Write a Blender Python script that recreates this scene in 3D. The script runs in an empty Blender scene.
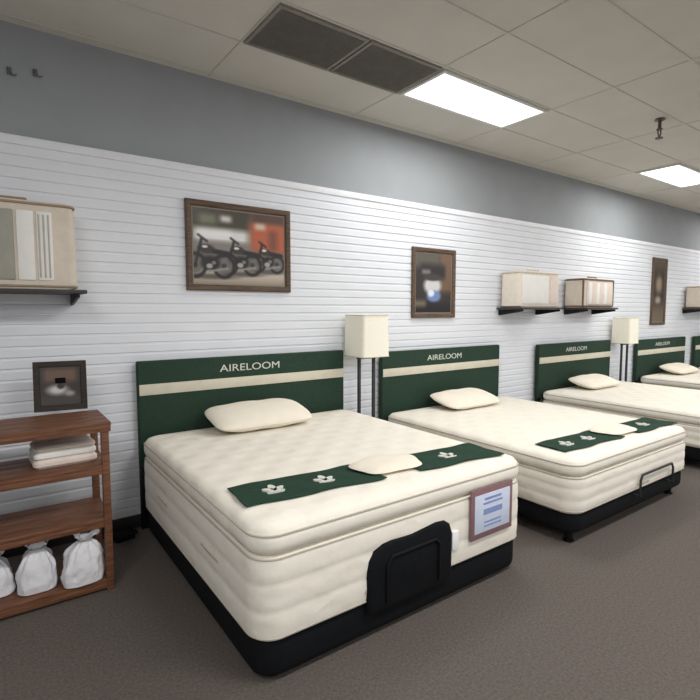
import bpy, bmesh, math, random
from mathutils import Vector, Matrix, noise
random.seed(7)
S = bpy.context.scene
COL = S.collection
R = math.radians
PI = math.pi
S.view_settings.view_transform = 'Standard'

# ------------------------------------------------------------------ camera
EYE = Vector((0, -4.14, 1.72)); YAW = R(35.7); PIT = R(4.57); F = 500.0
cam = bpy.data.cameras.new('camera'); camo = bpy.data.objects.new('camera', cam); COL.objects.link(camo)
cam.sensor_width = 36; cam.lens = 36 * F / 700; cam.clip_start = 0.05
camo.location = EYE; camo.rotation_euler = (PI / 2 - PIT, 0, -YAW)
S.camera = camo
_f = Vector((math.cos(PIT) * math.sin(YAW), math.cos(PIT) * math.cos(YAW), -math.sin(PIT)))
_r = Vector((math.cos(YAW), -math.sin(YAW), 0))
_u = Vector((math.sin(PIT) * math.sin(YAW), math.sin(PIT) * math.cos(YAW), math.cos(PIT)))
def ray(x, y): return _f + _r * ((x - 350) / F) + _u * ((350 - y) / F)
def at_y(x, y, Y):
    d = ray(x, y); return EYE + d * ((Y - EYE.y) / d.y)
def at_z(x, y, Z):
    d = ray(x, y); return EYE + d * ((Z - EYE.z) / d.z)

# ------------------------------------------------------------------ materials
def lin(c):
    o = []
    for v in c:
        v = v / 255
        o.append(v / 12.92 if v <= .04045 else ((v + .055) / 1.055) ** 2.4)
    return (*o, 1)
def mat(name, col, rough=.6, vary=.08, scale=12, bump=0, bscale=200, metal=0, emit=0, spec=.3):
    m = bpy.data.materials.new(name); m.use_nodes = True
    nt = m.node_tree; N = nt.nodes; L = nt.links
    b = N['Principled BSDF']
    b.inputs['Roughness'].default_value = rough; b.inputs['Metallic'].default_value = metal
    b.inputs['Specular IOR Level'].default_value = spec
    tc = N.new('ShaderNodeTexCoord')
    no = N.new('ShaderNodeTexNoise'); no.inputs['Scale'].default_value = scale; no.inputs['Detail'].default_value = 4
    L.new(tc.outputs['Object'], no.inputs['Vector'])
    rp = N.new('ShaderNodeValToRGB'); c = lin(col)
    rp.color_ramp.elements[0].position = .3; rp.color_ramp.elements[1].position = .7
    rp.color_ramp.elements[0].color = tuple(max(0, v * (1 - vary)) for v in c[:3]) + (1,)
    rp.color_ramp.elements[1].color = tuple(min(1, v * (1 + vary)) for v in c[:3]) + (1,)
    L.new(no.outputs['Fac'], rp.inputs['Fac']); L.new(rp.outputs['Color'], b.inputs['Base Color'])
    if bump:
        n2 = N.new('ShaderNodeTexNoise'); n2.inputs['Scale'].default_value = bscale; n2.inputs['Detail'].default_value = 3
        L.new(tc.outputs['Object'], n2.inputs['Vector'])
        bp = N.new('ShaderNodeBump'); bp.inputs['Strength'].default_value = bump; bp.inputs['Distance'].default_value = .01
        L.new(n2.outputs['Fac'], bp.inputs['Height']); L.new(bp.outputs['Normal'], b.inputs['Normal'])
    if emit:
        b.inputs['Emission Color'].default_value = c; b.inputs['Emission Strength'].default_value = emit
    return m
def wood(name, c0, c1, scale=6, axis=0):
    m = mat(name, c0, .5)
    nt = m.node_tree; N = nt.nodes; L = nt.links; b = N['Principled BSDF']
    tc = N.new('ShaderNodeTexCoord'); mp = N.new('ShaderNodeMapping')
    sc = [14, 14, 14]; sc[axis] = 1.2; mp.inputs['Scale'].default_value = sc
    no = N.new('ShaderNodeTexNoise'); no.inputs['Scale'].default_value = scale; no.inputs['Detail'].default_value = 6
    L.new(tc.outputs['Object'], mp.inputs['Vector']); L.new(mp.outputs['Vector'], no.inputs['Vector'])
    rp = N.new('ShaderNodeValToRGB'); rp.color_ramp.elements[0].position = .3; rp.color_ramp.elements[1].position = .72
    rp.color_ramp.elements[0].color = lin(c1); rp.color_ramp.elements[1].color = lin(c0)
    L.new(no.outputs['Fac'], rp.inputs['Fac']); L.new(rp.outputs['Color'], b.inputs['Base Color'])
    return m
def quilt(name, col, scale, depth=.6, dist=.02, rand=0.0, stretch=(1, 1, 1), dim='2D'):
    m = mat(name, col, .9, .02, 30, spec=.1)
    nt = m.node_tree; N = nt.nodes; L = nt.links; b = N['Principled BSDF']
    tc = N.new('ShaderNodeTexCoord'); mp = N.new('ShaderNodeMapping')
    if dim == '2D': mp.inputs['Rotation'].default_value = (0, 0, R(45))
    mp.inputs['Scale'].default_value = stretch
    vo = N.new('ShaderNodeTexVoronoi'); vo.voronoi_dimensions = dim; vo.inputs['Scale'].default_value = scale
    vo.inputs['Randomness'].default_value = rand
    L.new(tc.outputs['Object'], mp.inputs['Vector']); L.new(mp.outputs['Vector'], vo.inputs['Vector'])
    rp = N.new('ShaderNodeValToRGB'); rp.color_ramp.interpolation = 'EASE'
    rp.color_ramp.elements[0].position = 0; rp.color_ramp.elements[1].position = .5
    L.new(vo.outputs['Distance'], rp.inputs['Fac'])
    bp = N.new('ShaderNodeBump'); bp.inputs['Strength'].default_value = depth; bp.inputs['Distance'].default_value = dist
    L.new(rp.outputs['Color'], bp.inputs['Height'])
    n2 = N.new('ShaderNodeTexNoise'); n2.inputs['Scale'].default_value = 26; n2.inputs['Detail'].default_value = 4
    L.new(tc.outputs['Object'], n2.inputs['Vector'])
    b2 = N.new('ShaderNodeBump'); b2.inputs['Strength'].default_value = .12; b2.inputs['Distance'].default_value = .01
    L.new(n2.outputs['Fac'], b2.inputs['Height']); L.new(bp.outputs['Normal'], b2.inputs['Normal'])
    L.new(b2.outputs['Normal'], b.inputs['Normal'])
    return m
def print_mat():
    m = bpy.data.materials.new('printed_picture'); m.use_nodes = True
    N = m.node_tree.nodes; b = N['Principled BSDF']; b.inputs['Roughness'].default_value = .35
    at = N.new('ShaderNodeAttribute'); at.attribute_name = 'Col'
    m.node_tree.links.new(at.outputs['Color'], b.inputs['Base Color']); return m

M = dict(
    upper=mat('grey_paint', (157, 161, 165), .8, .03, 3),
    slat=mat('white_slatwall', (230, 233, 239), .55, .015, 4),
    slatrail=mat('white_rail', (238, 240, 245), .5, .02),
    side=mat('side_wall_paint', (200, 204, 208), .8, .03, 3),
    ceil=mat('ceiling_tile', (212, 208, 199), .95, .035, 2.5, .2, 120),
    tbar=mat('ceiling_tbar', (206, 203, 195), .6, .03),
    carpet=mat('carpet', (103, 96, 91), 1, .2, 70, .6, 300, spec=.05),
    baseb=mat('baseboard_vinyl', (48, 46, 46), .6),
    diff=mat('light_diffuser', (250, 250, 246), .5, .01, emit=2.2),
    lframe=mat('light_frame', (220, 220, 216), .5, .02),
    ventd=mat('vent_dark', (124, 121, 115), .9), vents=mat('vent_slat', (142, 138, 130), .8),
    green=mat('headboard_green', (36, 59, 46), .75, .12, 40, .15, 400),
    greencloth=mat('runner_green', (32, 60, 45), .9, .15, 60, .3, 500),
    cream=mat('stripe_cream', (214, 208, 190), .8, .04),
    letter=mat('letter_white', (214, 216, 206), .6, .02),
    top=quilt('mattress_quilt', (240, 234, 222), 5.0, .42, .022),
    body=quilt('mattress_border', (237, 231, 219), 5.5, .20, .018, .75, (1, 1, 1.7), '3D'),
    piping=mat('mattress_piping', (186, 180, 168), .8, .05),
    handle=mat('mattress_handle', (218, 212, 199), .8, .05),
    pillow=mat('pillow_cloth', (239, 231, 215), .9, .03, 8, .3, 14, spec=.1),
    black=mat('black_upholstery', (17, 19, 22), .8, .15, 30, .2, 300, spec=.15),
    blackmetal=mat('black_metal', (24, 24, 26), .45, .1, metal=.3),
    darkframe=wood('dark_frame_wood', (62, 50, 42), (34, 27, 23)),
    lampmetal=mat('lamp_post_metal', (66, 66, 70), .45, .1, metal=.3),
    steel=mat('steel_bar', (62, 62, 64), .4, .08, metal=.5),
    hook=mat('hook_grey', (104, 106, 110), .6, .05),
    frame=wood('picture_frame_wood', (112, 92, 76), (74, 58, 46)),
    oak=wood('shelf_wood', (132, 90, 66), (86, 54, 38)),
    dshelf=mat('dark_shelf', (66, 64, 64), .6, .08),
    shade=mat('lampshade_linen', (244, 240, 224), .9, .03, 60, .15, 300, emit=.08),
    bagcloth=mat('bag_cloth', (216, 205, 190), .8, .06, 14, .3, 18),
    bagpale=mat('bag_pale_cloth', (228, 219, 206), .8, .05, 14, .3, 18),
    bagpipe=mat('bag_edging', (158, 138, 118), .7),
    bagbrown=mat('bag_brown_edging', (116, 94, 80), .7),
    linen=mat('white_linen', (238, 236, 232), .9, .03, 10, .3, 24),
    linen2=mat('grey_linen', (186, 182, 176), .9, .05, 10, .3, 24),
    linen3=mat('dim_linen', (160, 158, 148), .9, .08, 10, .3, 24),
    pinklinen=mat('blush_linen', (228, 214, 204), .9, .05, 10, .3, 24),
    sack=mat('white_sack', (230, 230, 234), .5, .04, 9, 1.0, 16),
    cord=mat('sack_cord', (170, 170, 174), .8),
    signb=mat('sign_border', (136, 102, 106), .6), signw=mat('sign_pale_blue', (206, 214, 234), .6, .05, 18),
    signblue=mat('sign_blue', (134, 150, 196), .6),
    tagw=mat('tag_white', (240, 240, 240), .7, .02),
    brass=mat('sprinkler_metal', (96, 88, 80), .4, metal=.4),
    p_mat=mat('print_mount', (150, 140, 128), .6),
    pic=print_mat(),
)

# ------------------------------------------------------------------ mesh builder
def rrect(hx, hy, r, n=6):
    r = max(.004, min(r, hx * .98, hy * .98)); P = []
    for cx, cy, a in ((hx - r, hy - r, 0), (-hx + r, hy - r, 90), (-hx + r, -hy + r, 180), (hx - r, -hy + r, 270)):
        for k in range(n + 1):
            t = R(a + 90 * k / n); P.append((cx + r * math.cos(t), cy + r * math.sin(t)))
    return P
class MB:
    def __init__(s): s.bm = bmesh.new(); s.mi = 0
    def face(s, pts):
        f = s.bm.faces.new([s.bm.verts.new(p) for p in pts]); f.material_index = s.mi; return s
    def box(s, a, b, bev=0, seg=2, mtx=None):
        t = bmesh.new(); bmesh.ops.create_cube(t, size=1)
        a = Vector(a); b = Vector(b); c = (a + b) / 2; d = b - a
        for v in t.verts: v.co = Vector((v.co.x * abs(d.x), v.co.y * abs(d.y), v.co.z * abs(d.z))) + c
        if bev: bmesh.ops.bevel(t, geom=t.edges[:], offset=bev, segments=seg, profile=.5, affect='EDGES')
        for f in t.faces: f.material_index = s.mi
        if mtx: bmesh.ops.transform(t, matrix=mtx, verts=t.verts)
        me = bpy.data.meshes.new('t'); t.to_mesh(me); t.free(); s.bm.from_mesh(me); bpy.data.meshes.remove(me); return s
    def loft(s, rings, cap0=True, cap1=True, closed=True, wrap=False):
        V = [[s.bm.verts.new(p) for p in r] for r in rings]; n = len(V[0]); m = len(V)
        for i in range(m if wrap else m - 1):
            a, b = V[i], V[(i + 1) % m]
            for k in range(n if closed else n - 1):
                f = s.bm.faces.new((a[k], a[(k + 1) % n], b[(k + 1) % n], b[k])); f.material_index = s.mi
        if not wrap:
            if cap0: s.bm.faces.new(V[0][::-1]).material_index = s.mi
            if cap1: s.bm.faces.new(V[-1]).material_index = s.mi
        return s
    def tube(s, pts, r, n=8, closed=False):
        P = [Vector(p) for p in pts]; m = len(P); rings = []; nrm = None
        for i in range(m):
            if closed: t = P[(i + 1) % m] - P[i - 1]
            else: t = P[min(i + 1, m - 1)] - P[max(i - 1, 0)]
            t.normalize()
            if nrm is None:
                ref = Vector((0, 0, 1)) if abs(t.z) < .9 else Vector((1, 0, 0)); nrm = (ref - t * ref.dot(t)).normalized()
            else: nrm = (nrm - t * nrm.dot(t)).normalized()
            bn = t.cross(nrm)
            rings.append([P[i] + (nrm * math.cos(2 * PI * k / n) + bn * math.sin(2 * PI * k / n)) * r for k in range(n)])
        return s.loft(rings, wrap=closed)
    def cyl(s, p0, p1, r0, r1=None, n=20):
        p0 = Vector(p0); p1 = Vector(p1); r1 = r0 if r1 is None else r1; t = (p1 - p0).normalized()
        ref = Vector((0, 0, 1)) if abs(t.z) < .9 else Vector((1, 0, 0)); a = (ref - t * ref.dot(t)).normalized(); b = t.cross(a)
        rg = lambda p, r: [p + (a * math.cos(2 * PI * k / n) + b * math.sin(2 * PI * k / n)) * r for k in range(n)]
        return s.loft([rg(p0, r0), rg(p1, r1)])
    def build(s, name, mats, parent=None, loc=(0, 0, 0), smooth=True):
        bmesh.ops.recalc_face_normals(s.bm, faces=s.bm.faces[:])
        me = bpy.data.meshes.new(name); s.bm.to_mesh(me); s.bm.free()
        for m in (mats if isinstance(mats, (list, tuple)) else [mats]): me.materials.append(m)
        if smooth:
            me.polygons.foreach_set('use_smooth', [True] * len(me.polygons)); me.set_sharp_from_angle(angle=R(38))
        o = bpy.data.objects.new(name, me); COL.objects.link(o); o.location = loc
        if parent: o.parent = parent
        return o
def tag(o, label, cat, group=None):
    o['label'] = label; o['category'] = cat
    if group: o['group'] = group
    return o
def thing(name, label, cat, loc=(0, 0, 0), rz=0, group=None):
    o = bpy.data.objects.new(name, None); COL.objects.link(o); o.empty_display_size = .1
    o.location = loc; o.rotation_euler = (0, 0, rz); return tag(o, label, cat, group)
def struct(o): o['kind'] = 'structure'; return o
def text(name, body, width, height, m, parent, loc, rot, ext=.0015):
    cu = bpy.data.curves.new('t', 'FONT'); cu.body = body; cu.size = 1; cu.align_x = 'CENTER'; cu.align_y = 'CENTER'
    o = bpy.data.objects.new('t', cu); COL.objects.link(o); bpy.context.view_layer.update()
    me = bpy.data.meshes.new_from_object(o.evaluated_get(bpy.context.evaluated_depsgraph_get()))
    bpy.data.objects.remove(o)
    xs = [v.co.x for v in me.vertices]; ys = [v.co.y for v in me.vertices]
    sx = width / (max(xs) - min(xs)); sy = height / (max(ys) - min(ys)); cx = (max(xs) + min(xs)) / 2; cy = (max(ys) + min(ys)) / 2
    bm = bmesh.new(); bm.from_mesh(me); bpy.data.meshes.remove(me)
    for v in bm.verts: v.co = Vector(((v.co.x - cx) * sx, (v.co.y - cy) * sy, 0))
    ex = bmesh.ops.extrude_face_region(bm, geom=bm.faces[:])
    for g in ex['geom']:
        if isinstance(g, bmesh.types.BMVert): g.co.z += ext
    b = MB(); b.bm.free(); b.bm = bm
    o = b.build(name, m, parent, loc, smooth=False); o.rotation_euler = rot; return o
def smooth_print(name, w, h, nx, ny, fn, parent, mtx):
    """a printed sheet: a fine grid of points, each coloured by a function of its place on the sheet"""
    V = []; C = []; Fc = []
    for j in range(ny + 1):
        for i in range(nx + 1):
            u, v = i / nx, j / ny
            V.append(mtx @ Vector(((u - .5) * w, 0, (v - .5) * h))); C.append(lin([max(0, min(255, c)) for c in fn(u, v)]))
    for j in range(ny):
        for i in range(nx):
            a = j * (nx + 1) + i; Fc.append((a, a + 1, a + nx + 2, a + nx + 1))
    me = bpy.data.meshes.new(name); me.from_pydata([tuple(v) for v in V], [], Fc)
    ca = me.color_attributes.new('Col', 'FLOAT_COLOR', 'POINT')
    for i, c in enumerate(C): ca.data[i].color = c
    me.materials.append(M['pic']); o = bpy.data.objects.new(name, me); COL.objects.link(o); o.parent = parent; return o

# ------------------------------------------------------------------ room shell
X0, X1, YB, CZ = -3.2, 16.5, -8.5, 3.62
ST = 2.86   # top of slat panels
b = MB(); b.box((X0, YB, -.1), (X1, .12, 0)); struct(b.build('floor', M['carpet']))
b = MB(); b.box((X0, YB, CZ), (X1, .12, CZ + .1)); struct(b.build('ceiling', M['ceil']))
b = MB(); b.box((X0, 0, 0), (X1, .12, CZ)); struct(b.build('wall_back', M['upper']))
b = MB(); b.box((X0 - .12, YB, 0), (X0, .12, CZ)); struct(b.build('wall_left', M['side']))
b = MB(); b.box((X1, YB, 0), (X1 + .12, .12, CZ)); struct(b.build('wall_right', M['side']))
prof = [(0, .10)]; z = .10; P = .0762
while z + P < ST - .03:
    prof += [(-.020, z), (-.020, z + .052), (-.017, z + .057), (-.0105, z + .058), (-.0105, z + .070), (-.017, z + .0725)]
    z += P
prof += [(-.020, z), (-.020, ST - .03), (0, ST - .03)]
b = MB(); b.loft([[Vector((x, p[0], p[1])) for p in prof] for x in (X0, X1)], True, True)
struct(b.build('trim_1', M['slat'], smooth=False))
b = MB(); b.box((X0, -.034, ST - .03), (X1, 0, ST + .03), .006); struct(b.build('trim_2', M['slatrail']))
b = MB(); b.box((X0, -.026, 0), (X1, 0, .10), .004); struct(b.build('baseboard_back', M['baseb']))
GS, GX, GY0, GP = 2.985, 1.445, -.675, .585
b = MB()
x = GS - 5 * GX
while x < X1:
    if x > X0: b.box((x - .010, YB, CZ - .005), (x + .010, 0, CZ))
    x += GX
y = GY0 + GP
while y > YB:
    if y < 0: b.box((X0, y - .010, CZ - .006), (X1, y + .010, CZ))
    y -= GP
struct(b.build('trim_3', M['tbar'], smooth=False))

# ------------------------------------------------------------------ ceiling fixtures
def ceiling_light(x, lab):
    t = thing('ceiling_light', lab, 'ceiling light', (x + GX / 2, GY0 - GP / 2, CZ), 0, 'fluorescent ceiling panels')
    hx, hy = GX / 2 - .02, GP / 2 - .02
    b = MB()
    for a, c in (((-hx, -hy), (hx, -hy + .03)), ((-hx, hy - .03), (hx, hy)), ((-hx, -hy + .03), (-hx + .03, hy - .03)), ((hx - .03, -hy + .03), (hx, hy - .03))):
        b.box((a[0], a[1], -.022), (c[0], c[1], 0), .003)
    b.build('frame', M['lframe'], t)
    b = MB(); b.box((-hx + .028, -hy + .028, -.015), (hx - .028, hy - .028, -.004)); b.build('diffuser', M['diff'], t)
    return t
ceiling_light(GS, 'large bright ceiling light panel directly next to the dark vents')
ceiling_light(GS + 3 * GX, 'smaller looking ceiling light panel farther along, at the right edge')
for i, lab in ((0, 'grey return air vent panel on the side away from the light'), (1, 'grey return air vent panel touching the bright ceiling light')):
    w = GX / 2; t = thing('ceiling_vent', lab, 'vent', (GS - GX + w * (i + .5), GY0 - GP / 2, CZ), 0, 'ceiling vents')
    hx, hy = w / 2 - .008, GP / 2 - .016
    b = MB(); b.box((-hx + .02, -hy + .02, -.010), (hx - .02, hy - .02, -.001)); b.build('backing', M['ventd'], t)
    b = MB()
    for a, c in (((-hx, -hy), (hx, -hy + .025)), ((-hx, hy - .025), (hx, hy)), ((-hx, -hy + .025), (-hx + .025, hy - .025)), ((hx - .025, -hy + .025), (hx, hy - .025))):
        b.box((a[0], a[1], -.02), (c[0], c[1], 0), .003)
    b.build('frame', M['vents'], t)
    b = MB(); n = 25
    for k in range(n):
        yy = -hy + .035 + (2 * hy - .07) * k / (n - 1)
        b.box((-hx + .025, -.008, -.001), (hx - .025, .008, .001), mtx=Matrix.Translation((0, yy, -.015)) @ Matrix.Rotation(R(18), 4, 'X'))
    b.build('louver', M['vents'], t, smooth=False)
p = at_z(660, 119, CZ)
t = thing('fire_sprinkler', 'small dark fire sprinkler hanging from the ceiling tiles', 'sprinkler', p)
b = MB(); b.cyl((0, 0, -.012), (0, 0, 0), .05, .04); b.build('escutcheon', M['brass'], t)
b = MB(); b.cyl((0, 0, -.10), (0, 0, -.01), .016); b.tube([(-.025, 0, -.10), (-.03, 0, -.14), (0, 0, -.18), (.03, 0, -.14), (.025, 0, -.10)], .007)
b.cyl((0, 0, -.105), (0, 0, -.095), .028); b.build('nozzle', M['brass'], t)
b = MB(); b.cyl((0, 0, -.19), (0, 0, -.182), .035); b.build('deflector', M['brass'], t)
for q, (px, py, lab) in enumerate(((9, 71, 'small hook on the grey upper wall, the one nearest the left edge'), (35, 73, 'small hook on the grey upper wall, the one farther from the left edge'))):
    p = at_y(px, py, 0); t = thing('wall_hook', lab, 'hook', (p.x, 0, p.z), 0, 'hooks on the grey wall')
    b = MB(); b.box((-.014, -.006, -.025), (.014, 0, .025), .002); b.build('plate', M['hook'], t)
    b = MB(); b.tube([(0, -.005, .01), (0, -.025, .0), (.01, -.03, -.02), (.025, -.028, -.032), (.04, -.025, -.02)], .005); b.build('prong', M['hook'], t)

# ------------------------------------------------------------------ beds
BRAND = 'AIRELOOM'
BW = 1.93
def make_base(cx, BL, z0, zt, top, lab, kind):
    t = thing('platform_bed', lab, 'bed', (cx, -.075, 0), 0, 'beds along the slat wall')
    b = MB(); b.box((-.965, -.03, .50), (.965, .03, top), .012, 3); hb = b.build('headboard', M['green'], t); hb['label'] = 'dark green headboard panel'
    b = MB(); b.box((-.955, -.037, top - .265), (.955, -.029, top - .18), .003); s = b.build('stripe', M['cream'], hb); s['label'] = 'cream stripe'
    text('lettering', BRAND, .56, .06, M['letter'], hb, (-.03, -.030, top - .095), (PI / 2, 0, 0))
    for sx in (-.93, .93):
        b = MB(); b.box((sx - .035, -.02, 0), (sx + .035, .02, .52), .005); b.build('headboard_post', M['blackmetal'], t)
    b = MB(); yc = -.05 - BL / 2
    def pr_(i, zz): return [Vector((q[0], yc + q[1], zz)) for q in rrect(BW / 2 - .015 - i, BL / 2 - .012 - i, .12 - i, 8)]
    b.loft([pr_(.03, z0), pr_(.012, z0 + .006), pr_(.004, z0 + .02), pr_(0, z0 + .04), pr_(0, zt - .02), pr_(.006, zt - .005), pr_(.02, zt)])
    b.build('platform', M['black'], t)
    for sx in (-.84, .84):
        for yy in (-.28, -1.05, -BL + .06):
            b = MB(); b.cyl((sx, yy, 0), (sx, yy, .012), .04); b.cyl((sx, yy, .01), (sx, yy, z0 + .01), .026, .034); b.build('leg', M['blackmetal'], t)
    if kind == 'cover':
        Yc = -.16 - BL
        x0 = at_y(370, 565, Yc).x - cx; x1 = at_y(454, 545, Yc).x - cx
        zt2 = at_y(405, 538, Yc).z; hw = (x1 - x0) / 2; c = (x0 + x1) / 2
        zb = zt - .05
        half = [(-hw + .015, zb), (-hw, zb + .02), (-hw, zt2 - .13), (-hw + .012, zt2 - .075), (-hw + .045, zt2 - .03), (-hw + .10, zt2 - .006), (-hw + .16, zt2), (-hw * .25, zt2 - .004), (0, zt2 - .006),
                (hw * .3, zt2 + .004), (hw - .13, zt2 + .014), (hw - .06, zt2 + .008), (hw - .018, zt2 - .02), (hw, zt2 - .07), (hw, zb + .02), (hw - .015, zb)]
        zc = (zb + zt2) / 2
        def arch(s, yy): return [Vector((c + q[0] * (1 - s / hw), yy, zc + (q[1] - zc) * (1 - s / (zt2 - zc)))) for q in half]
        b = MB(); b.loft([arch(0, -.040 - BL), arch(0, -.062 - BL), arch(.006, -.072 - BL), arch(.022, -.078 - BL)])
        pc = b.build('retainer_cover', M['black'], t); pc['label'] = 'black padded mattress retainer cover at the foot'
        b = MB(); b.tube([(c - hw * .62, -.074 - BL, zb + .03), (c - hw * .62, -.084 - BL, zb + .05), (c - hw * .62, -.084 - BL, zt2 - .11), (c - hw * .52, -.084 - BL, zt2 - .075), (c + hw * .52, -.084 - BL, zt2 - .07), (c + hw * .62, -.084 - BL, zt2 - .10), (c + hw * .62, -.084 - BL, zb + .05), (c + hw * .62, -.074 - BL, zb + .03)], .008)
        b.build('retainer_bar', M['blackmetal'], pc)
    else:
        b = MB(); c = .25; w = .30; yy = -.085 - BL
        b.tube([(c - w, -.03 - BL, zt - .03), (c - w, yy, zt - .03), (c - w, yy, zt + .10), (c - w + .03, yy, zt + .14), (c + w - .03, yy, zt + .14), (c + w, yy, zt + .10), (c + w, yy, zt - .03), (c + w, -.03 - BL, zt - .03)], .010)
        b.build('retainer_bar', M['steel'], t)
    return t
def make_mattress(cx, BL, z, h, lab, tagged=False, pt=.15):
    t = thing('mattress', lab, 'mattress', (cx, -.075 - .055 - BL / 2, z), 0, 'cream mattresses')
    W, L = BW / 2, BL / 2; hb = h - pt
    def ring(o, zz): return [Vector((q[0], q[1], zz)) for q in rrect(W + o, L + o, .13 + o, 10)]
    pr = [(-.05, 0), (-.016, .004), (-.004, .016), (0, .035)]
    for s in (.36, .68):
        a = hb * s; pr += [(.004, a - .05), (.0025, a - .012), (-.0005, a), (.0025, a + .012), (.004, a + .05)]
    pr += [(.0, hb - .03), (-.006, hb - .010), (-.05, hb)]
    b = MB(); b.loft([ring(*q) for q in pr]); bd = b.build('body', M['body'], t)
    k_ = pt / .15
    pr = [(-.06, hb - .004), (-.020, hb + .006 * k_), (-.004, hb + .022 * k_), (.002, hb + .05 * k_), (.002, hb + .075 * k_), (-.003, hb + .094 * k_), (-.008, hb + .101 * k_), (-.010, hb + .112 * k_), (-.025, hb + .130 * k_),
          (-.06, hb + .142 * k_), (-.14, hb + .148 * k_), (-.3, hb + .15 * k_), (-.6, hb + .152 * k_), (-.9, hb + .153 * k_)]
    b = MB(); b.loft([ring(*q) for q in pr]); b.build('pillow_top', M['top'], t)
    for o, zz in ((-.003, .022), (-.005, hb - .012), (-.002, hb + .098 * k_)):
        b = MB(); b.tube(ring(o, zz), .0055, 6, True); b.build('piping', M['piping'], t)
    for yy in (-.45, .45):
        b = MB()
        b.loft([[Vector((-W - .002, yy + sy * .012 + .11 * u, hb * .5)) for sy in (-1, 1)] + [Vector((-W - .009 - .004 * (1 - u * u), yy + sy * .012 + .11 * u, hb * .5 + .03)) for sy in (1, -1)] for u in (-1, -.5, 0, .5, 1)])
        b.build('handle', M['handle'], t)
    text('lettering', BRAND.title(), .2, .03, M['piping'], t, (.05 if not tagged else -.28, -L - .004, hb * .2), (PI / 2, 0, 0), .002)
    if tagged:
        p0 = at_y(456, 540, -.13 - BL - .02); px = p0.x - t.location.x; pz = p0.z - z
        b = MB(); b.box((px - .026, -L - .018, pz - .06), (px + .026, -L - .004, pz + .05), .003); o = b.build('care_tag', M['tagw'], t); o['label'] = 'small white tag'
    return t
def make_pillow(x, y, z, w, d, h, lab, rx=12, rz=0):
    n = 24; b = MB()
    def plan(u, v):   # square with well rounded corners and slightly drawn-in sides
        rr = 1 - .13 * (abs(u) * abs(v)) ** 3.0
        return Vector((u * w / 2 * rr * (1 - .03 * (1 - abs(v)) * abs(u) ** 6), v * d / 2 * rr * (1 - .03 * (1 - abs(u)) * abs(v) ** 6), 0))
    for side in (1, -1):
        V = []
        for i in range(n + 1):
            row = []
            for j in range(n + 1):
                u = math.sin((i / n - .5) * PI); v = math.sin((j / n - .5) * PI)
                th = ((1 - abs(u) ** 3.0) * (1 - abs(v) ** 2.4)) ** .55 if abs(u) < .9999 and abs(v) < .9999 else 0
                q = plan(u, v); q.z = side * h / 2 * th + .006 * math.sin(u * 9 + v * 4) * th
                row.append(q)
            V.append(row)
        for i in range(n):
            for j in range(n):
                b.face([V[i][j], V[i + 1][j], V[i + 1][j + 1], V[i][j + 1]])
    bmesh.ops.remove_doubles(b.bm, verts=b.bm.verts[:], dist=.0004)
    lo = min((Matrix.Rotation(R(rx), 3, 'X') @ v.co).z for v in b.bm.verts)
    t = thing('pillow', lab, 'pillow', (x, y, z), rz, 'cream pillows on the beds')
    ob = b.build('cushion', M['pillow'], t); ob.rotation_euler = (R(rx), 0, 0)
    ob.location = (0, 0, -lo)
    m = 16; B = [(-1 + 2 * k / m, -1) for k in range(m)] + [(1, -1 + 2 * k / m) for k in range(m)] + [(1 - 2 * k / m, 1) for k in range(m)] + [(-1, 1 - 2 * k / m) for k in range(m)]
    e = MB(); e.tube([plan(*q) for q in B], .0035, 6, True); e.build('seam', M['handle'], ob)
    return t
def make_runner(x, y, z, rz, lab, w=1.76, d=.28):
    t = thing('bed_runner', lab, 'bed runner', (x, y, z), rz, 'green foot runners')
    def sheet(x0, x1, y0, y1, name, m, wav):
        n = 40; k = 8; b = MB()
        def top(u, v):
            xx = x0 + (x1 - x0) * u; yy = y0 + (y1 - y0) * v
            yy += wav * math.sin(xx * 13 + 3 * v) ; zz = .007 + .005 * math.sin(xx * 16 + yy * 9) * math.cos(yy * 17 + xx * 3)
            return Vector((xx + .004 * math.sin(yy * 30), yy, zz))
        rows = []
        for i in range(n + 1):
            P = [top(i / n, j / k) for j in range(k + 1)]
            rows.append(P + [Vector((q.x, q.y, max(.0005, q.z - .006))) for q in reversed(P)])
        b.loft(rows); return b.build(name, m, t)
    l = sheet(-w / 2, -.06, -d / 2, d / 2, 'cloth_panel', M['greencloth'], .009)
    r = sheet(.19, w / 2, -d / 2, d / 2, 'cloth_panel', M['greencloth'], .009)
    b = MB(); pts = []
    for k in range(40):
        a = 2 * PI * k / 40; rr = 1 + .06 * math.sin(5 * a)
        pts.append((.07 + .23 * rr * math.copysign(abs(math.cos(a)) ** .8, math.cos(a)), .03 + .15 * rr * math.copysign(abs(math.sin(a)) ** .8, math.sin(a))))
    cxp, cyp = .07, .03
    b.loft([[Vector((cxp + (q[0] - cxp) * s, cyp + (q[1] - cyp) * s, zz)) for q in pts] for s, zz in ((.96, .013), (1, .018), (.97, .025), (.7, .036), (.3, .04))])
    o = b.build('centre_pad', M['pillow'], t); o['label'] = 'cream pad in the middle of the runner'
    for xx, par in ((-.68, l), (-.38, l), (.52, r)):
        b = MB()
        for (dx, dy, a, ln, wd) in ((0, .012, 90, .046, .020), (-.026, -.012, 145, .040, .018), (.026, -.012, 35, .040, .018), (0, -.045, 0, .05, .010)):
            ca, sa = math.cos(R(a)), math.sin(R(a)); ring = []
            for k in range(14):
                q = 2 * PI * k / 14; lx = ln * math.cos(q); ly = wd * math.sin(q)
                ring.append(Vector((xx + dx + lx * ca - ly * sa, dy + lx * sa + ly * ca, .004)))
            b.loft([ring, [v + Vector((0, 0, .010)) for v in ring]])
        b.build('emblem', M['letter'], par)
    return t

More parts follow.
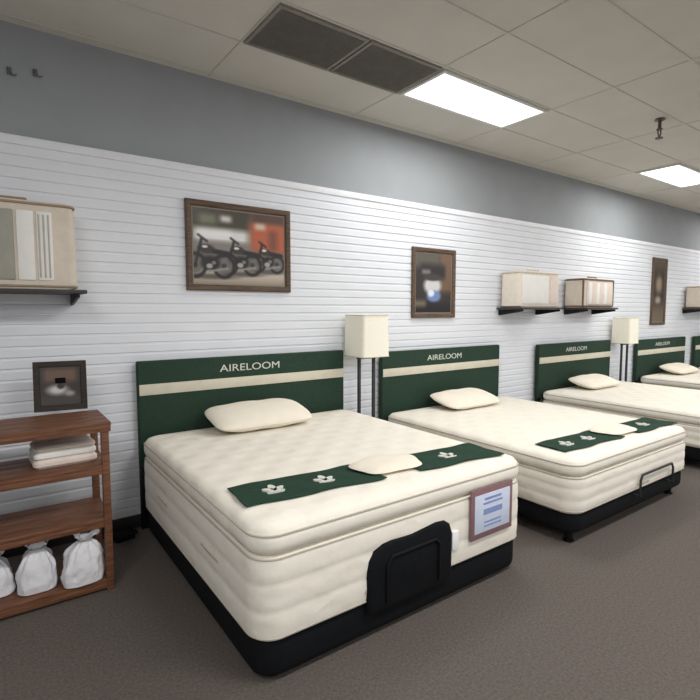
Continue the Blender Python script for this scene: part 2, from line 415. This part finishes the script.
C1, C2, C3, C4, C5 = 1.86, 4.28, 7.06, 9.90, 12.30
L1, L2, L3 = 2.07, 2.14, 2.08
make_base(C1, L1, .03, .210, 1.325, 'nearest and largest bed, dark green headboard, black padded cover at its foot', 'cover')
make_base(C2, L2, .095, .240, 1.28, 'second bed from the wooden shelf, dark green headboard, thin bar at its foot', 'bar')
make_base(C3, L3, .10, .240, 1.245, 'third bed from the wooden shelf, dark green headboard, before the farther lamp', 'bar')
make_base(C4, L3, .10, .240, 1.21, 'bed whose dark green headboard is directly beyond the farther lamp', 'bar')
make_base(C5, L3, .10, .240, 1.20, 'farthest bed, only a sliver of green headboard at right edge', 'bar')
make_mattress(C1, L1, .210, .555, 'nearest thick cream pillow top mattress with a price sign on its foot', True)
make_mattress(C2, L2, .240, .410, 'second cream mattress, behind the nearest one, with green runner', pt=.13)
make_mattress(C3, L3, .240, .380, 'third cream mattress from the wooden shelf, running off the right edge', pt=.13)
make_mattress(C4, L3, .240, .370, 'fourth cream mattress, beyond the farther lamp', pt=.13)
make_mattress(C5, L3, .240, .370, 'last cream mattress, barely seen at the right edge', pt=.13)
make_pillow(C1 - .09, -.40, .769, .86, .46, .15, 'cream pillow on the nearest mattress against its green headboard', 13)
make_pillow(C2 + .0, -.40, .654, .84, .44, .125, 'cream pillow on the second mattress from the wooden shelf', 13)
make_pillow(C3 - .08, -.42, .624, .86, .42, .13, 'cream pillow on the third mattress from the wooden shelf')
make_pillow(C4 - .08, -.42, .614, .86, .42, .13, 'cream pillow on the fourth mattress at the right edge')
make_runner(1.85, -1.87, .769, R(-5), 'green runner with cream centre across the nearest mattress', d=.30)
make_runner(4.35, -1.99, .654, R(-2), 'green runner with cream centre across the second mattress')

# price sign on the foot of the nearest mattress
sy = -.075 - .055 - L1 - .018
pa = at_y(471, 492, sy); pb = at_y(512, 480, sy); pc = at_y(473, 541, sy)
w = pb.x - pa.x; h = pa.z - pc.z
t = thing('price_sign', 'framed white and blue price sign with reddish border on mattress foot', 'sign', ((pa.x + pb.x) / 2, sy, pc.z))
b = MB(); b.box((-w / 2, -.006, 0), (w / 2, .006, h), .003); b.build('backing', M['signb'], t)
b = MB(); b.box((-w / 2 + .030, -.009, .036), (w / 2 - .030, -.005, h - .036), .001); pn = b.build('panel', M['signw'], t)
b = MB()
for k, (zz, ww, hh) in enumerate(((h * .78, .5, .014), (h * .69, .58, .012), (h * .52, .56, .035), (h * .31, .5, .010), (h * .23, .52, .010))):
    b.box((-w * ww / 2 * .8, -.0105, zz - hh / 2), (w * ww / 2 * .8, -.0085, zz + hh / 2))
b.build('print', M['signblue'], pn, smooth=False)

# power box and cable by the head of the first bed
p = at_z(128, 538, 0)
t = thing('power_box', 'small black power box with cable on carpet beside the nearest bed', 'power box', (p.x - .03, p.y, 0), R(10))
b = MB(); b.box((-.07, -.05, 0), (.07, .05, .055), .012, 3); b.build('housing', M['black'], t)
b = MB(); b.tube([(.07, 0, .03), (.1, .0, .02), (.12, .05, .01), (.10, .16, .008), (.02, .3, .008), (0, .4, .008)], .006); b.build('cable', M['black'], t)
b = MB(); b.tube([(-.06, .0, .03), (-.1, .02, .015), (-.1, .12, .008), (-.03, .22, .008), (.04, .3, .03)], .006); b.build('cable', M['black'], t)

# ------------------------------------------------------------------ lamps
def lamp(x, y, hw, z0, z1, lab):
    t = thing('floor_lamp', lab, 'lamp', (x, y, 0), 0, 'lamps between the beds')
    b = MB(); b.box((-.14, -.13, 0), (.14, .13, .03), .006); b.build('base', M['lampmetal'], t)
    for sx in (-.09, .09):
        b = MB(); b.box((sx - .014, -.014, .025), (sx + .014, .014, z0 - .01), .003); b.build('post', M['lampmetal'], t)
    b = MB(); b.box((-.11, -.02, z0 - .025), (.11, .02, z0), .004); b.cyl((0, 0, z0), (0, 0, z0 + .11), .018); b.build('socket', M['lampmetal'], t)
    b = MB()
    rg = lambda w_, zz, r: [Vector((q[0], q[1], zz)) for q in rrect(w_, w_, r, 5)]
    b.loft([rg(hw, z0, .03), rg(hw * .95, z1, .03), rg(hw * .95 - .006, z1, .026), rg(hw - .006, z0, .026)], wrap=True)
    b.box((-hw * .94, -.003, z1 - .03), (hw * .94, .003, z1 - .024)); b.box((-.003, -hw * .94, z1 - .03), (.003, hw * .94, z1 - .024))
    b.build('lamp_shade', M['shade'], t)
    for a, zz in ((hw + .001, z0 + .004), (hw * .95 + .001, z1 - .004)):
        b = MB(); b.tube(rg(a, zz, .03), .005, 6, True); b.build('shade_trim', M['cream'], t)
lamp(3.01, -.23, .165, 1.265, 1.675, 'square cream shaded lamp on dark posts between nearest and second beds')
lamp(8.23, -.22, .15, 1.19, 1.60, 'square cream shaded lamp on dark posts between third and fourth beds')

# ------------------------------------------------------------------ pictures
def mix(a, b, k): return [a[i] + (b[i] - a[i]) * k for i in range(3)]
def sm(d, e): return max(0, min(1, .5 - d / (2 * e)))
def rc(c, col, u, v, u0, v0, u1, v1, e=.025): return mix(c, col, sm(u0 - u, e) * sm(u - u1, e) * sm(v0 - v, e) * sm(v - v1, e))
def el(c, col, u, v, cu, cv, ru, rv, e=.25): return mix(c, col, sm(math.hypot((u - cu) / ru, (v - cv) / rv) - 1, e))
def rg_(c, col, u, v, cu, cv, ru, rv, th=.12): return mix(c, col, sm(abs(math.hypot((u - cu) / ru, (v - cv) / rv) - 1) - th, .1))
def sg(c, col, u, v, u0, v0, u1, v1, r):
    v, v0, v1 = v * .75, v0 * .75, v1 * .75
    dx, dy = u1 - u0, v1 - v0; k = max(0, min(1, ((u - u0) * dx + (v - v0) * dy) / (dx * dx + dy * dy)))
    return mix(c, col, sm(math.hypot(u - u0 - dx * k, v - v0 - dy * k) - r, .010))
def bikes(u, v):
    c = [112, 108, 100]
    c = rc(c, (64, 60, 46), u, v, -.1, .74, .62, 1.1, .05); c = rc(c, (116, 118, 96), u, v, .06, .80, .24, .93, .04); c = rc(c, (206, 204, 200), u, v, .28, .84, .40, .93, .03)
    c = rc(c, (182, 92, 60), u, v, .60, .46, 1.1, .90, .06); c = rc(c, (84, 60, 50), u, v, .62, .88, 1.1, 1.1, .04); c = rc(c, (120, 70, 54), u, v, .82, .5, .92, .78, .04); c = rc(c, (206, 188, 172), u, v, .66, .78, .78, .87, .03)
    c = rc(c, (222, 222, 220), u, v, .0, .56, .58, .74, .05); c = rc(c, (236, 236, 236), u, v, .05, .62, .40, .72, .04); c = rc(c, (132, 126, 120), u, v, -.1, .42, .60, .56, .05)
    c = rc(c, (190, 178, 162), u, v, -.1, -.1, 1.1, .24, .08); c = rc(c, (156, 144, 130), u, v, -.1, -.1, 1.1, .06, .05)
    D = (30, 28, 28)
    c = rc(c, (86, 82, 78), u, v, .0, .24, 1.0, .40, .06)
    for x, y, s in ((.72, .30, .86), (.40, .27, 1.0), (.06, .24, 1.12)):
        w, h = .095 * s, .135 * s
        c = el(c, (92, 86, 82), u, v, x + .11 * s, y - .13 * s, .22 * s, .035, .5)
        for dx in (-.04, .225):
            c = el(c, (108, 104, 100), u, v, x + dx * s, y, w * .8, h * .8, .3); c = rg_(c, D, u, v, x + dx * s, y, w, h, .15); c = el(c, (56, 54, 52), u, v, x + dx * s, y, .026, .036)
        c = el(c, D, u, v, x + .10 * s, y + .03, .085 * s, .085 * s); c = el(c, (168, 164, 160), u, v, x + .09 * s, y - .005, .034, .034); c = el(c, (120, 116, 114), u, v, x + .13 * s, y + .04, .024, .026)
        c = sg(c, D, u, v, x + .11 * s, y + .18 * s, x + .28 * s, y + .15 * s, .024); c = el(c, (54, 46, 44), u, v, x + .06 * s, y + .20 * s, .075 * s, .055 * s); c = el(c, (216, 214, 212), u, v, x + .05 * s, y + .225 * s, .030, .018)
        c = sg(c, D, u, v, x - .04 * s, y, x + .02 * s, y + .31 * s, .012); c = sg(c, D, u, v, x - .01, y + .36 * s, x + .07 * s, y + .29 * s, .010); c = sg(c, (150, 146, 142), u, v, x + .08 * s, y - .07 * s, x + .26 * s, y - .03, .011)
    return c
def dark_scene(u, v):
    c = [46, 40, 38]
    c = rc(c, (112, 84, 64), u, v, .66, .35, 1.1, 1.1, .06); c = rc(c, (88, 84, 74), u, v, -.1, .76, .66, 1.1, .06); c = rc(c, (34, 30, 30), u, v, .12, .58, .82, .82, .06)
    c = rc(c, (150, 146, 140), u, v, .16, .66, .40, .72, .04); c = el(c, (206, 206, 208), u, v, .46, .46, .24, .15); c = el(c, (60, 54, 54), u, v, .46, .60, .26, .06)
    c = el(c, (112, 136, 186), u, v, .50, .28, .20, .10); c = el(c, (226, 228, 236), u, v, .42, .33, .09, .06); c = rc(c, (24, 22, 24), u, v, -.1, -.1, 1.1, .14, .06); c = rc(c, (120, 106, 92), u, v, -.1, .10, .28, .2, .05)
    return c
def brown_scene(u, v):
    c = [92, 76, 62]
    c = rc(c, (52, 44, 40), u, v, .05, .30, .95, .85, .08); c = el(c, (150, 134, 112), u, v, .5, .62, .28, .14, .5); c = rc(c, (110, 98, 78), u, v, -.1, -.1, 1.1, .22, .06); c = el(c, (160, 150, 134), u, v, .45, .36, .26, .06, .5)
    return c
def picture(px, lab, fn, nx, ny):
    (xa, ya), (xb, yb), yl = px
    Y = -.045
    a = at_y(xa, ya, Y); c = at_y(xb, yb, Y); lo = at_y(xa + 1, yl, Y)
    w = c.x - a.x; zt = (a.z + c.z) / 2; h = zt - lo.z
    t = thing('framed_picture', lab, 'picture', ((a.x + c.x) / 2, -.021, zt - h / 2), 0, 'framed pictures on the slat wall')
    fw = .050; b = MB(); o = [(-w / 2, -h / 2), (w / 2, -h / 2), (w / 2, h / 2), (-w / 2, h / 2)]
    def rr(i, y): return [Vector((q[0] - math.copysign(i, q[0]), y, q[1] - math.copysign(i, q[1]))) for q in o]
    b.loft([rr(0, 0), rr(0, -.026), rr(.012, -.032), rr(fw - .012, -.028), rr(fw, -.018), rr(fw, 0)], wrap=True)
    b.build('frame', M['frame'], t, smooth=False)
    iw, ih = w / 2 - fw + .004, h / 2 - fw + .004
    b = MB(); b.box((-iw, -.010, -ih), (iw, -.002, ih)); b.build('mount', M['p_mat'], t)
    smooth_print('print', 2 * iw - .03, 2 * ih - .03, nx, ny, fn, t, Matrix.Translation((0, -.0115, 0)))
    return t
picture(((185, 198), (290, 211), 290), 'wide brown framed picture of parked motorcycles above the nearest bed', bikes, 190, 140)
picture(((413, 247), (456, 250), 318), 'upright brown framed dark picture with white and blue above the second bed', dark_scene, 50, 64)
picture(((654, 257), (668, 259), 325), 'narrow looking brown framed picture at far right, past the wall shelves', brown_scene, 30, 60)

# ------------------------------------------------------------------ wall shelves and bedding bags
def wall_shelf(x0, x1, z, lab, d=.38):
    t = thing('wall_shelf', lab, 'shelf', ((x0 + x1) / 2, -.021, z), 0, 'shelves on the slat wall'); hw = (x1 - x0) / 2
    b = MB(); b.box((-hw, -d, -.025), (hw, 0, 0), .004); b.build('board', M['dshelf'], t)
    for sx in (-hw + .05, hw - .05):
        b = MB(); b.loft([[Vector((sx + e, q[0], q[1])) for q in ((0, -.026), (0, -.10), (-.03, -.10), (-d + .02, -.05), (-d + .02, -.026))] for e in (-.008, .008)])
        b.build('bracket', M['blackmetal'], t, smooth=False)
def bedding_bag(x0, x1, z, h, lab, cloth, edge, y0=-.34, y1=-.05, wins=(), folds=None, edges=False):
    w = x1 - x0; d = y1 - y0
    t = thing('bedding_bag', lab, 'bedding bag', ((x0 + x1) / 2, (y0 + y1) / 2, z), 0, 'bagged bedding on the wall shelves')
    b = MB(); rg = []
    for s, zz in ((.94, 0), (.99, .012), (1, .04), (1.0, h * .5), (.99, h - .05), (.965, h - .015), (.9, h)):
        rg.append([Vector((q[0], q[1], zz)) for q in rrect(w / 2 * s, d / 2 * (s * .95 + .05), .05, 5)])
    b.loft(rg); b.build('body', M[cloth], t)
    for zz in (.02, h - .02):
        b = MB(); b.tube([Vector((q[0], q[1], zz)) for q in rrect(w / 2 * .995, d / 2 * .995, .05, 5)], .012 if edges else .008, 6, True); b.build('edging', M[edge], t)
    if edges:
        for sx in (-1, 1):
            b = MB(); b.tube([(sx * (w / 2 - .018), -d / 2 + .012, .02), (sx * (w / 2 - .018), -d / 2 + .012, h - .02)], .014, 6); b.build('edging', M[edge], t)
    for (a, c, m) in wins:
        b = MB(); b.box((w * a, -d / 2 - .010, h * .1), (w * c, -d / 2 + .01, h * .88), .006); b.build('window', M[m], t)
    if folds:
        a, c, n, m = folds
        for k in range(n):
            xa = w * (a + (c - a) * k / n)
            b = MB(); b.box((xa, -d / 2 - .014, h * .13), (xa + w * (c - a) / n * .45, -d / 2 + .006, h * .85), .005)
            b.build('folded_sheet', M[m], t)
    b = MB(); b.tube([(-w * .15, -d / 2 * .2, h - .004), (-w * .13, -d * .1, h + .025), (w * .13, -d * .1, h + .025), (w * .15, -d / 2 * .2, h - .004)], .008); b.build('handle', M[edge], t)
    return t
p = at_y(87, 290, -.39); wall_shelf(p.x - 1.15, p.x, p.z, 'dark wall shelf at the left edge above the wooden rack')
zs = p.z; pq = at_y(75, 280, -.2); top = at_y(60, 207, -.2)
bedding_bag(pq.x - .72, pq.x, zs, top.z - zs, 'large zipped beige bedding bag on the left wall shelf', 'bagcloth', 'bagpipe',
            wins=((-.44, .02, 'linen3'), (.04, .17, 'linen'), (.19, .31, 'linen')), folds=(.20, .31, 3, 'linen2'))
a = at_y(497, 305, -.03); c = at_y(562, 306, -.38)
z1 = a.z - .03
wall_shelf(a.x, c.x, z1, 'dark wall shelf holding the plain cream bag, right of the second picture')
tp = at_y(520, 270, -.34)
bedding_bag(a.x + .03, c.x - .0, z1, tp.z - z1, 'plain cream bedding bag on the shelf right of second picture', 'bagpale', 'bagcloth', wins=((-.44, .2, 'linen'), (.24, .44, 'pinklinen')))
a = at_y(563, 305, -.03); c = at_y(617, 306, -.38)
wall_shelf(a.x, c.x, z1, 'dark wall shelf holding the brown edged bag, left of the third picture')
tp = at_y(590, 278, -.34)
bedding_bag(a.x - .02, c.x - .02, z1, tp.z - z1, 'brown edged pale bedding bag on the shelf left of the third picture', 'bagcloth', 'bagbrown', wins=((-.40, .40, 'pinklinen'),), folds=(-.36, .36, 3, 'linen'), edges=True)
a = at_y(682, 313, -.03)
wall_shelf(a.x, a.x + 1.3, z1, 'dark wall shelf at the right edge beyond the third picture')
bedding_bag(a.x + .05, a.x + .9, z1, .42, 'beige bedding bag on the shelf cut by the right edge', 'bagcloth', 'bagpipe', wins=((-.4, .4, 'pinklinen'),))

# ------------------------------------------------------------------ wooden rack at the left
RX1 = .55; RX0 = -.62; RYF = -.88; RYB = -.44
t = thing('wooden_rack', 'brown wooden open shelf rack standing left of the nearest bed', 'shelf rack', ((RX0 + RX1) / 2, (RYF + RYB) / 2, 0))
hx = (RX1 - RX0) / 2; hy = (RYB - RYF) / 2; pw = .021
for sx in (-1, 1):
    for sy in (-1, 1):
        b = MB(); b.box((sx * hx - pw * (1 + sx), sy * hy - pw * (1 + sy), 0), (sx * hx + pw * (1 - sx), sy * hy + pw * (1 - sy), 1.02), .004)
        b.build('post', M['oak'], t)
RZ = [.075, .46, .79, 1.05]
for i, zz in enumerate(RZ):
    e = .012 if i == 3 else -.002
    b = MB(); n = 4; dd = (2 * hy + 2 * e) / n
    for k in range(n):
        b.box((-hx - e, -hy - e + dd * k + .002, zz - .025), (hx + e, -hy - e + dd * (k + 1) - .002, zz), .003)
    ee = e - .002; ap = .058
    b.box((-hx - ee, -hy - ee, zz - ap), (hx + ee, -hy - ee + .02, zz - .024), .003)
    b.box((-hx - ee, hy + ee - .02, zz - ap), (hx + ee, hy + ee, zz - .024), .003)
    for sx in (-1, 1): b.box((sx * (hx + ee) - .01 * (1 + sx), -hy + .01, zz - ap), (sx * (hx + ee) + .01 * (1 - sx), hy - .01, zz - .024), .003)
    b.build('shelf', M['oak'], t)
p = at_z(62, 411, RZ[3])
w = .31; h = .33
t = thing('photo_frame', 'small dark framed photo standing on top of the wooden rack', 'photo frame', (p.x, p.y + .02, RZ[3]), R(-8))
mt = Matrix.Rotation(R(-8), 4, 'X')
b = MB(); o = [(-w / 2, 0), (w / 2, 0), (w / 2, h), (-w / 2, h)]
def rr(i, y): return [mt @ Vector((q[0] - math.copysign(i, q[0]), y, q[1] + (i if q[1] == 0 else -i))) for q in o]
b.loft([rr(0, .004), rr(0, -.02), rr(.035, -.018), rr(.04, 0.0)], wrap=False, cap0=True, cap1=False); fr = b.build('frame', M['darkframe'], t, smooth=False)
def small_scene(u, v):
    c = [44, 38, 36]
    c = rc(c, (104, 78, 62), u, v, .1, .6, .9, .95, .08); c = rc(c, (64, 58, 54), u, v, .0, .0, 1, .25, .06); c = el(c, (200, 198, 196), u, v, .42, .40, .24, .12, .5); c = el(c, (40, 36, 36), u, v, .50, .50, .09, .08); c = el(c, (156, 150, 146), u, v, .72, .3, .12, .07, .5)
    return c
smooth_print('print', w - .07, h - .07, 36, 36, small_scene, t, mt @ Matrix.Translation((0, -.008, h / 2)))
b = MB(); b.loft([[Vector((-.03, .0, .22)), Vector((.03, .0, .22)), Vector((.03, .006, .22)), Vector((-.03, .006, .22))], [Vector((-.03, .10, 0)), Vector((.03, .10, 0)), Vector((.03, .106, 0)), Vector((-.03, .106, 0))]]); b.build('easel_back', M['blackmetal'], t)
p = at_z(62, 466, RZ[2])
t = thing('folded_sheets', 'folded white and blush sheets stacked on the upper rack shelf', 'folded linen', (p.x + .02, p.y + .12, RZ[2]), R(3))
zz = 0
for k, (hh, m) in enumerate(((.05, 'pinklinen'), (.045, 'linen'), (.03, 'pinklinen'))):
    b = MB(); s = 1 - .02 * k
    b.loft([[Vector((q[0], q[1], zz + hz)) for q in rrect(.17 * s - i_, .13 * s - i_, .03, 4)] for i_, hz in ((.012, 0), (0, hh * .3), (0, hh * .7), (.012, hh))])
    b.build('sheet', M[m], t); zz += hh
def sack(px, py, w, h, lab, rz, lean, seed):
    p = at_z(px, py, RZ[0])
    t = thing('sack', lab, 'bag', (p.x, p.y + .12, RZ[0]), rz, 'white sacks on the bottom rack shelf')
    b = MB(); rings = []; key = ((.82, 0), (.97, .03), (1.0, .14), (.97, .34), (.88, .52), (.70, .66), (.50, .75), (.32, .80), (.26, .82), (.36, .86), (.58, .95), (.66, 1.0))
    prof = []
    for (s0, z0), (s1, z1_) in zip(key, key[1:]):
        for k in range(4): prof.append((s0 + (s1 - s0) * k / 4, z0 + (z1_ - z0) * k / 4))
    prof.append(key[-1])
    for s, zz in prof:
        P = []
        for i in range(80):
            a = 2 * PI * i / 80; c, sn = math.cos(a), math.sin(a)
            fold = 1 + (.01 + .22 * max(0, zz - .40)) * math.sin(7 * a + seed) + .09 * max(0, zz - .25) * math.sin(13 * a + seed * 2)
            nz = noise.noise(Vector((c * 1.6 + seed * 3, sn * 1.6, zz * 4))) * .16 + (.5 - abs(noise.noise(Vector((c * 3.4 + seed * 5, sn * 3.4, zz * 7))))) * .12 - .06
            fold += nz * min(1, zz * 6)
            P.append(Vector((w / 2 * s * fold * math.copysign(abs(c) ** .65, c) + lean * zz * zz, .092 * s * fold * math.copysign(abs(sn) ** .65, sn), zz * h + (.02 * math.sin(5 * a + seed) if zz > .93 else 0))))
        rings.append(P)
    b.loft(rings); b.build('body', M['sack'], t)
    b = MB(); b.tube([Vector((w / 2 * .32 * math.copysign(abs(math.cos(a)) ** .65, math.cos(a)) + lean * .67, .031 * math.copysign(abs(math.sin(a)) ** .65, math.sin(a)), .82 * h)) for a in [2 * PI * i / 24 for i in range(24)]], .005, 6, True)
    b.build('drawstring', M['cord'], t)
sack(86, 589, .225, .31, 'white drawstring sack at the right end of the bottom rack shelf', .05, .03, 1.3)
sack(39, 597, .205, .30, 'white drawstring sack in the middle of the bottom rack shelf', -.05, .01, 2.9)
sack(-4, 603, .19, .26, 'white drawstring sack cut by the left edge on the bottom rack shelf', .05, -.01, 4.4)

# ------------------------------------------------------------------ light
W = bpy.data.worlds.new('world'); S.world = W; W.use_nodes = True
bg = W.node_tree.nodes['Background']; bg.inputs['Color'].default_value = (.97, .98, 1, 1); bg.inputs['Strength'].default_value = .62
def area(x, y, e, sx=1.3, sy=.55):
    l = bpy.data.lights.new('panel_and_fill_lamp', 'AREA'); l.shape = 'RECTANGLE'; l.size = sx; l.size_y = sy; l.energy = e; l.color = (1, .99, .97)
    o = bpy.data.objects.new('panel_and_fill_lamp', l); COL.objects.link(o); o.location = (x, y, CZ - .04)
for x in (GS + GX / 2, GS + 3.5 * GX): area(x, GY0 - GP / 2, 30)
for x in (-1.2, 2.2, 5.6, 9.0, 12.4):  # unseen ceiling lamps outside the view, added to light the room
    area(x, -3.9, 63); area(x, -6.6, 42)
area(12.2, GY0 - GP / 2, 28)  # unseen fill lamp farther along the panel row
